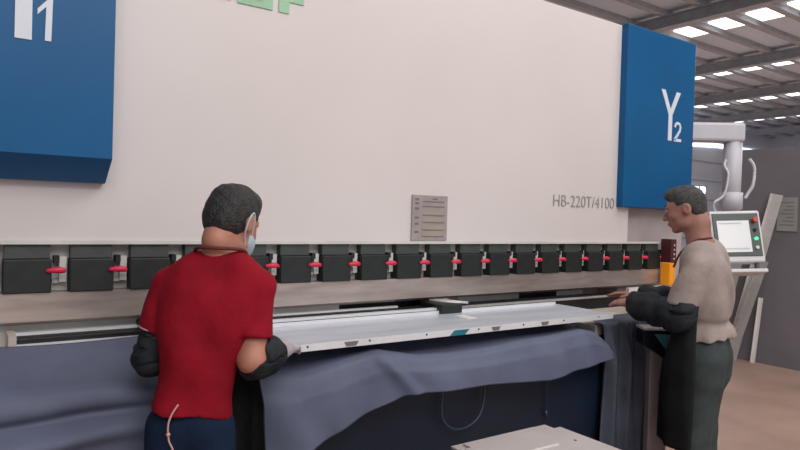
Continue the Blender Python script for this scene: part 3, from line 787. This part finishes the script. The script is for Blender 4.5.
# ---- man in the red T-shirt, seen from behind
def red_man():
    o = (0.612, 1.905); yaw = -math.radians(30)
    # body stations: centre x, y, z, half width, radius
    S = [(-0.026, -0.02, 0.85, 0.018, 0.078), (-0.024, -0.02, 0.92, 0.018, 0.072), (-0.016, -0.01, 0.99, 0.024, 0.072), (-0.006, -0.005, 1.06, 0.032, 0.074), (0.004, 0.00, 1.13, 0.044, 0.077),
         (0.014, 0.010, 1.20, 0.058, 0.078), (0.024, 0.022, 1.26, 0.070, 0.070), (0.032, 0.035, 1.31, 0.050, 0.056)]
    shL, shR = np.array((-0.112, 0.035, 1.272)), np.array((0.160, 0.030, 1.268))
    elL, wrL = np.array((-0.160, 0.030, 1.045)), np.array((-0.075, 0.235, 1.085))
    elR, wrR = np.array((0.150, -0.030, 1.055)), np.array((0.222, 0.115, 1.055))
    hc = np.array((0.060, 0.090, 1.474))
    R = rot_head(-math.radians(22), -math.radians(24), math.radians(3))
    B = Field((-0.36, -0.30, 0.02), (0.42, 0.48, 1.64), 0.0055)
    stations(B, S, -0.004, 0.03)
    nb = np.array((0.038, 0.040, 1.35))
    B.cone(nb, hc + R @ np.array((0, -0.03, -0.06)), 0.049, 0.043, 0.03)
    for s_, e_, w_ in ((shL, elL, wrL), (shR, elR, wrR)):
        B.cone(nb - (0, 0, 0.03), s_, 0.044, 0.042, 0.03)
        B.cone(s_, e_, 0.042, 0.040, 0.02); B.cone(e_, e_ + (w_ - e_) * 0.35, 0.040, 0.038, 0.02); B.cone(e_ + (w_ - e_) * 0.35, w_, 0.038, 0.027, 0.02)
    dR = (wrR - elR); hand(B, wrR, (0.22, 1.0, 0.0), (0.3, -0.1, 1), (-1, 0.2, 0.0), (0.25, 0.5), 0.0065)
    hand(B, wrL, (0.15, 1, -0.05), (-0.2, 0, 1), (1, 0, 0.1), (0.3, 0.55), 0.0065)
    for s in (-1, 1):
        hip = np.array((-0.026 + s * 0.052, -0.02, 0.86)); kn = np.array((-0.026 + s * 0.070, -0.005, 0.47)); an = np.array((-0.026 + s * 0.080, -0.04, 0.09))
        B.cone(hip, kn, 0.072, 0.052, 0.02); B.cone(kn, kn + (an - kn) * 0.35, 0.052, 0.050, 0.03); B.cone(kn + (an - kn) * 0.35, an, 0.050, 0.036, 0.03)
        B.cone(an - (0, 0.02, 0.04), an + (0, 0.13, -0.05), 0.03, 0.025, 0.03)
    P = head(B, hc, R)
    body = B.build('person', M['skin'])
    body.location = (o[0], o[1], 0); body.rotation_euler.z = yaw
    tag(body, 'man seen from behind in a red T-shirt and face mask holding the folded sheet', 'person')
    face_bits(body, P, R, 'hair')
    # hair: short back and sides
    H = Field(hc - 0.16, hc + 0.16, 0.004)
    H.ell(P(0, -0.012, 0.026), (0.0785, 0.095, 0.084), R, 0.02); H.ell(P(0, -0.042, -0.022), (0.064, 0.058, 0.062), R, 0.03)
    H.ell(P(0, 0.02, 0.065), (0.066, 0.070, 0.052), R, 0.02)
    H.clip(P(0, 0.075, 0.035), R @ np.array((0, 0.80, -0.60)))
    H.clip(P(0, -0.09, -0.064), R @ np.array((0, -0.25, -1.0)))
    for s in (-1, 1): H.sub_ell(P(s * 0.082, 0.005, -0.032), (0.022, 0.034, 0.042), R, 0.01)
    H.tweak(lambda x, y, z: 0.0016 * np.sin(130 * x + 40 * z) * np.sin(110 * y + 60 * z) + 0.002 * np.sin(45 * x + 30 * y) * np.sin(50 * z))
    H.build('hair', M['hair'], body)
    # T-shirt
    T_ = Field((-0.34, -0.26, 0.78), (0.42, 0.36, 1.46), 0.006)
    stations(T_, S, 0.012, 0.03)
    T_.cone((-0.042, -0.02, 0.87), (-0.006, -0.02, 0.87), 0.086, 0.086, 0.04)
    cuffL = shL + (elL - shL) * 0.60; cuffR = shR + (elR - shR) * 0.66
    for s_, e_ in ((shL, elL), (shR, elR)):
        T_.cone((0.034, 0.033, 1.322), s_, 0.052, 0.050, 0.03)
    H2 = Field((-0.34, -0.26, 0.78), (0.42, 0.36, 1.46), 0.006)
    for s_, e_, t in ((shL, elL, 0.62), (shR, elR, 0.70)):
        G = Field((-0.34, -0.26, 0.78), (0.42, 0.36, 1.46), 0.006)
        G.cone(s_, s_ + (e_ - s_) * 0.9, 0.050, 0.060, 0.0); G.clip(s_ + (e_ - s_) * t, e_ - s_)
        H2.f = np.minimum(H2.f, G.f)
    k = 0.012; h = np.maximum(k - np.abs(T_.f - H2.f), 0) / k; T_.f = np.minimum(T_.f, H2.f) - h * h * k * 0.25
    T_.sub_ell(nb + (0, 0.012, 0.045), (0.066, 0.070, 0.050), None, 0.01)
    T_.clip((-0.13, 0, 0.918), (-0.16, 0.0, -1))
    T_.tweak(folds(4, 0.0065, 24, 26)); tee = T_.build('t_shirt', M['tee_red'], body, 1)
    cu = shL + (elL - shL) * 0.612; ax = Vector(elL - shL).normalized(); bm = bmesh.new(); q = ax.to_track_quat('Z', 'Y')
    tube(bm, [Vector(cu) + q @ Vector((0.0565 * math.cos(t), 0.0565 * math.sin(t), 0)) for t in np.linspace(0, 2 * PI, 28, endpoint=False)], 0.0035, 6, True)
    build('cuff', bm, M['cuff'], tee, True, label='pale cuff edge')
    # trousers
    W = Field((-0.30, -0.24, 0.06), (0.26, 0.22, 1.0), 0.0065)
    stations(W, S[:3], 0.0, 0.03)
    for s in (-1, 1):
        hip = np.array((-0.026 + s * 0.052, -0.02, 0.85)); kn = np.array((-0.026 + s * 0.070, -0.005, 0.47)); an = np.array((-0.026 + s * 0.080, -0.035, 0.08))
        W.cone(hip, kn, 0.076, 0.070, 0.03); W.cone(kn, an, 0.072, 0.066, 0.03)
    W.clip((0, 0, 0.935), (0, 0, 1)); W.clip((0, 0, 0.085), (0, 0, -1)); W.tweak(folds(9, 0.004, 26, 22))
    W.build('trousers', M['navy'], body)
    # apron hanging in front, showing past the hip
    nu, nv = 40, 40; A = np.zeros((nu, nv, 3))
    for i, u in enumerate(np.linspace(0, 1, nu)):
        for j, v in enumerate(np.linspace(0, 1, nv)):
            z = 1.20 - 0.80 * v; th = (-0.62 + 2.02 * u)
            cx = np.interp(z, [0.4, 0.86, 1.02, 1.2], [-0.01, -0.015, -0.01, 0.012]); wd = np.interp(z, [0.4, 0.9, 1.02, 1.12, 1.2], [0.205, 0.192, 0.165, 0.12, 0.09]); dp = np.interp(z, [0.4, 0.86, 1.2], [0.150, 0.130, 0.125])
            A[i, j] = (cx + wd * math.sin(th) + 0.02 * v * (u > 0.8), dp * math.cos(th) * 0.95 + 0.005 + 0.010 * math.sin(th * 9 + 3 * v) * v, z)
    ap = grid_mesh('apron', A, M['black'], body, thick=0.004)
    bm = bmesh.new(); tube(bm, smooth_path([(-0.05, 0.118, 1.19), (-0.050, 0.10, 1.30), (-0.040, 0.035, 1.372), (-0.012, -0.014, 1.388), (0.04, -0.030, 1.388), (0.085, -0.014, 1.386), (0.115, 0.035, 1.372), (0.108, 0.10, 1.30), (0.085, 0.12, 1.19)], 6), 0.0055)
    build('neck_strap', bm, M['strap'], ap, True)
    bm = bmesh.new(); tube(bm, smooth_path([(-0.040, -0.118, 0.945), (-0.056, -0.124, 0.918), (-0.064, -0.128, 0.888), (-0.062, -0.124, 0.845), (-0.050, -0.118, 0.81), (-0.046, -0.116, 0.76)], 6), 0.0028)
    wc = build('waist_cord', bm, M['cord'], ap, True)
    bm = bmesh.new(); bmesh.ops.create_uvsphere(bm, u_segments=10, v_segments=8, radius=0.006, matrix=Matrix.Translation((-0.064, -0.125, 0.862))); build('cord_knot', bm, M['cord'], wc, True)
    # over-sleeves and gloves
    sleeve_cover('over_sleeve', body, [shL + (elL - shL) * 0.60, shL + (elL - shL) * 0.85, elL + (-0.004, 0.0, 0.0), elL + (wrL - elL) * 0.4, elL + (wrL - elL) * 0.75, wrL], [0.046, 0.050, 0.056, 0.054, 0.048, 0.040], M['sleeve'], 5)
    sleeve_cover('over_sleeve', body, [elR + (-0.012, -0.012, 0.002), elR + (0.004, 0.018, -0.008), elR + (wrR - elR) * 0.3, elR + (wrR - elR) * 0.5, elR + (wrR - elR) * 0.66, elR + (wrR - elR) * 0.8], [0.040, 0.056, 0.062, 0.058, 0.050, 0.042], M['sleeve'], 6)
    for wr, dd, nn, tt in ((wrR, (0.22, 1.0, 0.0), (0.3, -0.1, 1), (-1, 0.2, 0.0)), (wrL, (0.15, 1, -0.05), (-0.2, 0, 1), (1, 0, 0.1))):
        G = Field(wr - 0.24, wr + 0.24, 0.004)
        G.cone(wr - unit(dd) * 0.03, wr + unit(dd) * 0.02, 0.036, 0.030, 0.02)
        hand(G, wr, dd, nn, tt, (0.25, 0.5) if wr is wrR else (0.3, 0.55), 0.0098)
        G.build('glove', M['glove'], body)
    # face mask with ear loops
    K = Field(hc - 0.16, hc + 0.16, 0.004)
    K.ell(P(0, 0.040, -0.045), (0.066, 0.066, 0.060), R, 0.0); K.ell(P(0, 0.078, -0.065), (0.046, 0.042, 0.046), R, 0.03)
    K.clip(P(0, 0.03, -0.015), R @ np.array((0, -0.45, 1.0))); K.clip(P(0, 0.028, -0.05), R @ np.array((0, -1, -0.25))); K.clip(P(0, 0.05, -0.112), R @ np.array((0, 0.1, -1)))
    mk = K.build('face_mask', M['mask'], body)
    for s in (-1, 1):
        bm = bmesh.new(); tube(bm, smooth_path([P(s * 0.064, 0.035, -0.035), P(s * 0.076, 0.010, 0.005), P(s * 0.080, -0.012, 0.022), P(s * 0.084, -0.032, -0.002), P(s * 0.078, -0.026, -0.035), P(s * 0.066, 0.0, -0.062), P(s * 0.058, 0.034, -0.085)], 6), 0.0026)
        build('ear_loop', bm, M['mask'], mk, True)
    shoes(body, [(-0.106, -0.05), (0.054, -0.05)], yaw)
red_man()

# ---- man in the grey T-shirt, seen from the side
def grey_man():
    o = (3.0, 1.70); yaw = math.radians(21)
    S = [(0.0, -0.015, 0.87, 0.075, 0.098), (0.0, -0.018, 0.95, 0.070, 0.094), (0.0, -0.018, 1.02, 0.066, 0.092), (0.0, -0.020, 1.09, 0.070, 0.096), (0.0, -0.022, 1.16, 0.080, 0.098),
         (0.0, -0.020, 1.23, 0.090, 0.096), (0.0, -0.014, 1.30, 0.095, 0.084), (0.0, -0.006, 1.35, 0.065, 0.070)]
    shL, shR = np.array((-0.165, 0.000, 1.310)), np.array((0.165, 0.01, 1.310))
    elL, wrL = np.array((-0.220, 0.060, 1.068)), np.array((-0.070, 0.290, 1.085))
    elR, wrR = np.array((0.225, 0.110, 1.085)), np.array((0.120, 0.320, 1.105))
    hc = np.array((0.0, 0.082, 1.585))
    R = rot_head(math.radians(2), -math.radians(14), 0)
    B = Field((-0.36, -0.26, 0.02), (0.36, 0.56, 1.74), 0.0055)
    stations(B, S, -0.004, 0.03)
    nb = np.array((0.0, 0.012, 1.385))
    B.cone(nb, hc + R @ np.array((0, -0.025, -0.065)), 0.060, 0.056, 0.03)
    for s_, e_, w_ in ((shL, elL, wrL), (shR, elR, wrR)):
        B.cone(nb - (0, 0, 0.03), s_, 0.046, 0.046, 0.03)
        B.cone(s_, e_, 0.048, 0.043, 0.03); B.cone(e_, e_ + (w_ - e_) * 0.35, 0.043, 0.042, 0.02); B.cone(e_ + (w_ - e_) * 0.35, w_, 0.042, 0.028, 0.02)
    hand(B, wrL, (0.30, 1, 0.06), (-0.3, 0.1, 1), (0.9, 0.1, 0.3), (0.25, 0.35), 0.0085)
    hand(B, wrR, (-0.1, 1, 0.08), (0.3, 0, 1), (-1, 0, 0.2), (0.15, 0.3), 0.0085)
    for s in (-1, 1):
        hip = np.array((s * 0.088, -0.02, 0.88)); kn = np.array((s * 0.095, 0.02, 0.48)); an = np.array((s * 0.10, -0.03, 0.09))
        B.cone(hip, kn, 0.092, 0.058, 0.04); B.cone(kn, kn + (an - kn) * 0.35, 0.056, 0.054, 0.03); B.cone(kn + (an - kn) * 0.35, an, 0.054, 0.037, 0.03)
        B.cone(an - (0, 0.02, 0.04), an + (0, 0.13, -0.05), 0.03, 0.025, 0.03)
    P = head(B, hc, R)
    body = B.build('person', M['skin2'])
    body.location = (o[0], o[1], 0); body.rotation_euler.z = yaw
    tag(body, 'man in profile in a grey T-shirt and long black apron beside the control screen', 'person')
    face_bits(body, P, R, 'hair2')
    H = Field(hc - 0.16, hc + 0.16, 0.004)
    H.ell(P(0, -0.006, 0.030), (0.078, 0.090, 0.081), R, 0.02); H.ell(P(0, -0.036, -0.015), (0.064, 0.054, 0.060), R, 0.02)
    H.ell(P(0, 0.045, 0.070), (0.060, 0.052, 0.038), R, 0.02)
    H.clip(P(0, 0.066, 0.040), R @ np.array((0, 0.72, -0.66)))
    H.clip(P(0, -0.09, -0.058), R @ np.array((0, -0.25, -1.0)))
    for s in (-1, 1): H.sub_ell(P(s * 0.080, 0.006, -0.030), (0.024, 0.034, 0.044), R, 0.01)
    H.tweak(lambda x, y, z: 0.0016 * np.sin(130 * x + 40 * z) * np.sin(110 * y + 60 * z) + 0.002 * np.sin(45 * y + 30 * x) * np.sin(50 * z))
    H.build('hair', M['hair2'], body)
    T_ = Field((-0.36, -0.26, 0.86), (0.36, 0.26, 1.50), 0.006)
    stations(T_, S, 0.014, 0.03)
    T_.cone((-0.072, -0.030, 0.955), (0.072, -0.030, 0.955), 0.116, 0.116, 0.03)
    for s_ in (shL, shR): T_.cone((0, -0.002, 1.360), s_, 0.060, 0.060, 0.025)
    H2 = Field((-0.36, -0.26, 0.86), (0.36, 0.26, 1.50), 0.006)
    for s_, e_, t in ((shL, elL, 0.86), (shR, elR, 0.86)):
        G = Field((-0.36, -0.26, 0.86), (0.36, 0.26, 1.50), 0.006)
        G.cone(s_, s_ + (e_ - s_) * 1.0, 0.061, 0.072, 0.0); G.clip(s_ + (e_ - s_) * t, e_ - s_)
        H2.f = np.minimum(H2.f, G.f)
    k = 0.012; h = np.maximum(k - np.abs(T_.f - H2.f), 0) / k; T_.f = np.minimum(T_.f, H2.f) - h * h * k * 0.25
    T_.sub_ell(nb + (0, 0.015, 0.050), (0.072, 0.075, 0.055), None, 0.01)
    T_.clip((0, -0.15, 0.965), (0, -0.12, -1))
    T_.tweak(lambda x, y, z: 0.0035 * np.sin(31 * np.arctan2(x, y + 0.03) / 2 + 8 * z + 3 * x) * np.clip((1.04 - z) / 0.08, 0, 1) + 0.012 * np.exp(-((z - 1.035) / 0.018) ** 2) * (y < 0.06))
    T_.tweak(folds(12, 0.0065, 22, 24)); T_.build('t_shirt', M['tee_grey'], body, 1)
    W = Field((-0.28, -0.24, 0.06), (0.28, 0.24, 1.06), 0.0065)
    stations(W, S[:3], 0.010, 0.03)
    for s in (-1, 1):
        hip = np.array((s * 0.088, -0.025, 0.87)); kn = np.array((s * 0.092, 0.005, 0.48)); an = np.array((s * 0.10, -0.03, 0.08))
        W.cone(hip - (0, 0.008, 0.02), hip - (0, 0.008, 0.09), 0.103, 0.098, 0.03)
        W.cone(hip, kn, 0.100, 0.080, 0.03); W.cone(kn, an, 0.080, 0.070, 0.03)
    W.clip((0, 0, 1.0), (0, 0, 1)); W.clip((0, 0, 0.085), (0, 0, -1)); W.tweak(folds(15, 0.0045, 24, 20))
    W.build('trousers', M['greenp'], body)
    # long apron down the front
    nu, nv = 48, 50; A = np.zeros((nu, nv, 3))
    for i, u in enumerate(np.linspace(0, 1, nu)):
        for j, v in enumerate(np.linspace(0, 1, nv)):
            z = 1.30 - 0.86 * v; th = -1.72 + 3.44 * u
            wd = np.interp(z, [0.4, 0.9, 1.05, 1.14, 1.3], [0.225, 0.220, 0.205, 0.13, 0.10]); dp = np.interp(z, [0.44, 0.7, 0.82, 0.92, 1.1, 1.3], [0.175, 0.175, 0.165, 0.135, 0.122, 0.105])
            A[i, j] = (wd * math.sin(th), dp * math.cos(th) * 0.95 + 0.002 + 0.010 * math.sin(th * 8 + 3 * v) * v, z)
    ap = grid_mesh('apron', A, M['black'], body, thick=0.004)
    bm = bmesh.new(); tube(bm, smooth_path([(-0.09, 0.115, 1.29), (-0.098, 0.085, 1.36), (-0.084, 0.025, 1.422), (-0.056, -0.012, 1.434), (0, -0.036, 1.438), (0.056, -0.012, 1.434), (0.084, 0.025, 1.422), (0.098, 0.085, 1.36), (0.09, 0.115, 1.29)], 6), 0.0055)
    build('neck_strap', bm, M['strap'], ap, True)
    sleeve_cover('over_sleeve', body, [shL + (elL - shL) * 0.78, elL + (-0.006, -0.012, 0.0), elL + (wrL - elL) * 0.25, elL + (wrL - elL) * 0.5, elL + (wrL - elL) * 0.78, wrL + (wrL - elL) * 0.06], [0.060, 0.068, 0.072, 0.076, 0.072, 0.060], M['sleeve'], 8)
    sleeve_cover('over_sleeve', body, [shR + (elR - shR) * 0.75, elR + (0.006, -0.01, 0.0), elR + (wrR - elR) * 0.25, elR + (wrR - elR) * 0.5, elR + (wrR - elR) * 0.78, wrR + (wrR - elR) * 0.02], [0.058, 0.070, 0.074, 0.074, 0.068, 0.052], M['sleeve'], 9)
    shoes(body, [(-0.10, -0.04), (0.10, -0.04)], yaw)
grey_man()

# ------------------------------------------------------------------ light
def area(name, loc, target, size, power, color=(1, 1, 1), sy=None):
    l = bpy.data.lights.new(name, 'AREA'); l.energy = power; l.color = color; l.size = size
    if sy: l.shape = 'RECTANGLE'; l.size_y = sy
    o = bpy.data.objects.new(name, l); col.objects.link(o); o.location = loc
    o.rotation_euler = (Vector(target) - Vector(loc)).to_track_quat('-Z', 'Y').to_euler()
    return o
area('added_front_light', (0.8, -2.5, 5.3), (2.0, 2.3, 1.4), 5.0, 285, (1.0, 0.97, 0.95), 3.0)  # added soft light above and behind the camera, no fitting there
area('added_overhead_light', (4.5, 0.5, 5.5), (4.5, 1.0, 0), 5.0, 150, (1.0, 0.98, 0.96), 3.0)  # added overhead fill under the roof, not a fitting
area('added_deep_hall_light', (16.0, 6.0, 5.3), (16.0, 6.0, 0), 9.0, 900, (0.98, 0.99, 1.0), 8.0)  # added fill to brighten the far hall, no visible source
w = bpy.data.worlds.new('world'); bpy.context.scene.world = w; w.use_nodes = True
bg = w.node_tree.nodes['Background']; bg.inputs['Color'].default_value = (0.93, 0.95, 1.0, 1); bg.inputs['Strength'].default_value = 0.75

sc = bpy.context.scene
sc.view_settings.view_transform = 'Standard'; sc.view_settings.look = 'None'; sc.view_settings.exposure = 0.0; sc.view_settings.gamma = 1.0
sc.cycles.max_bounces = 6
sc.cycles.use_denoising = True
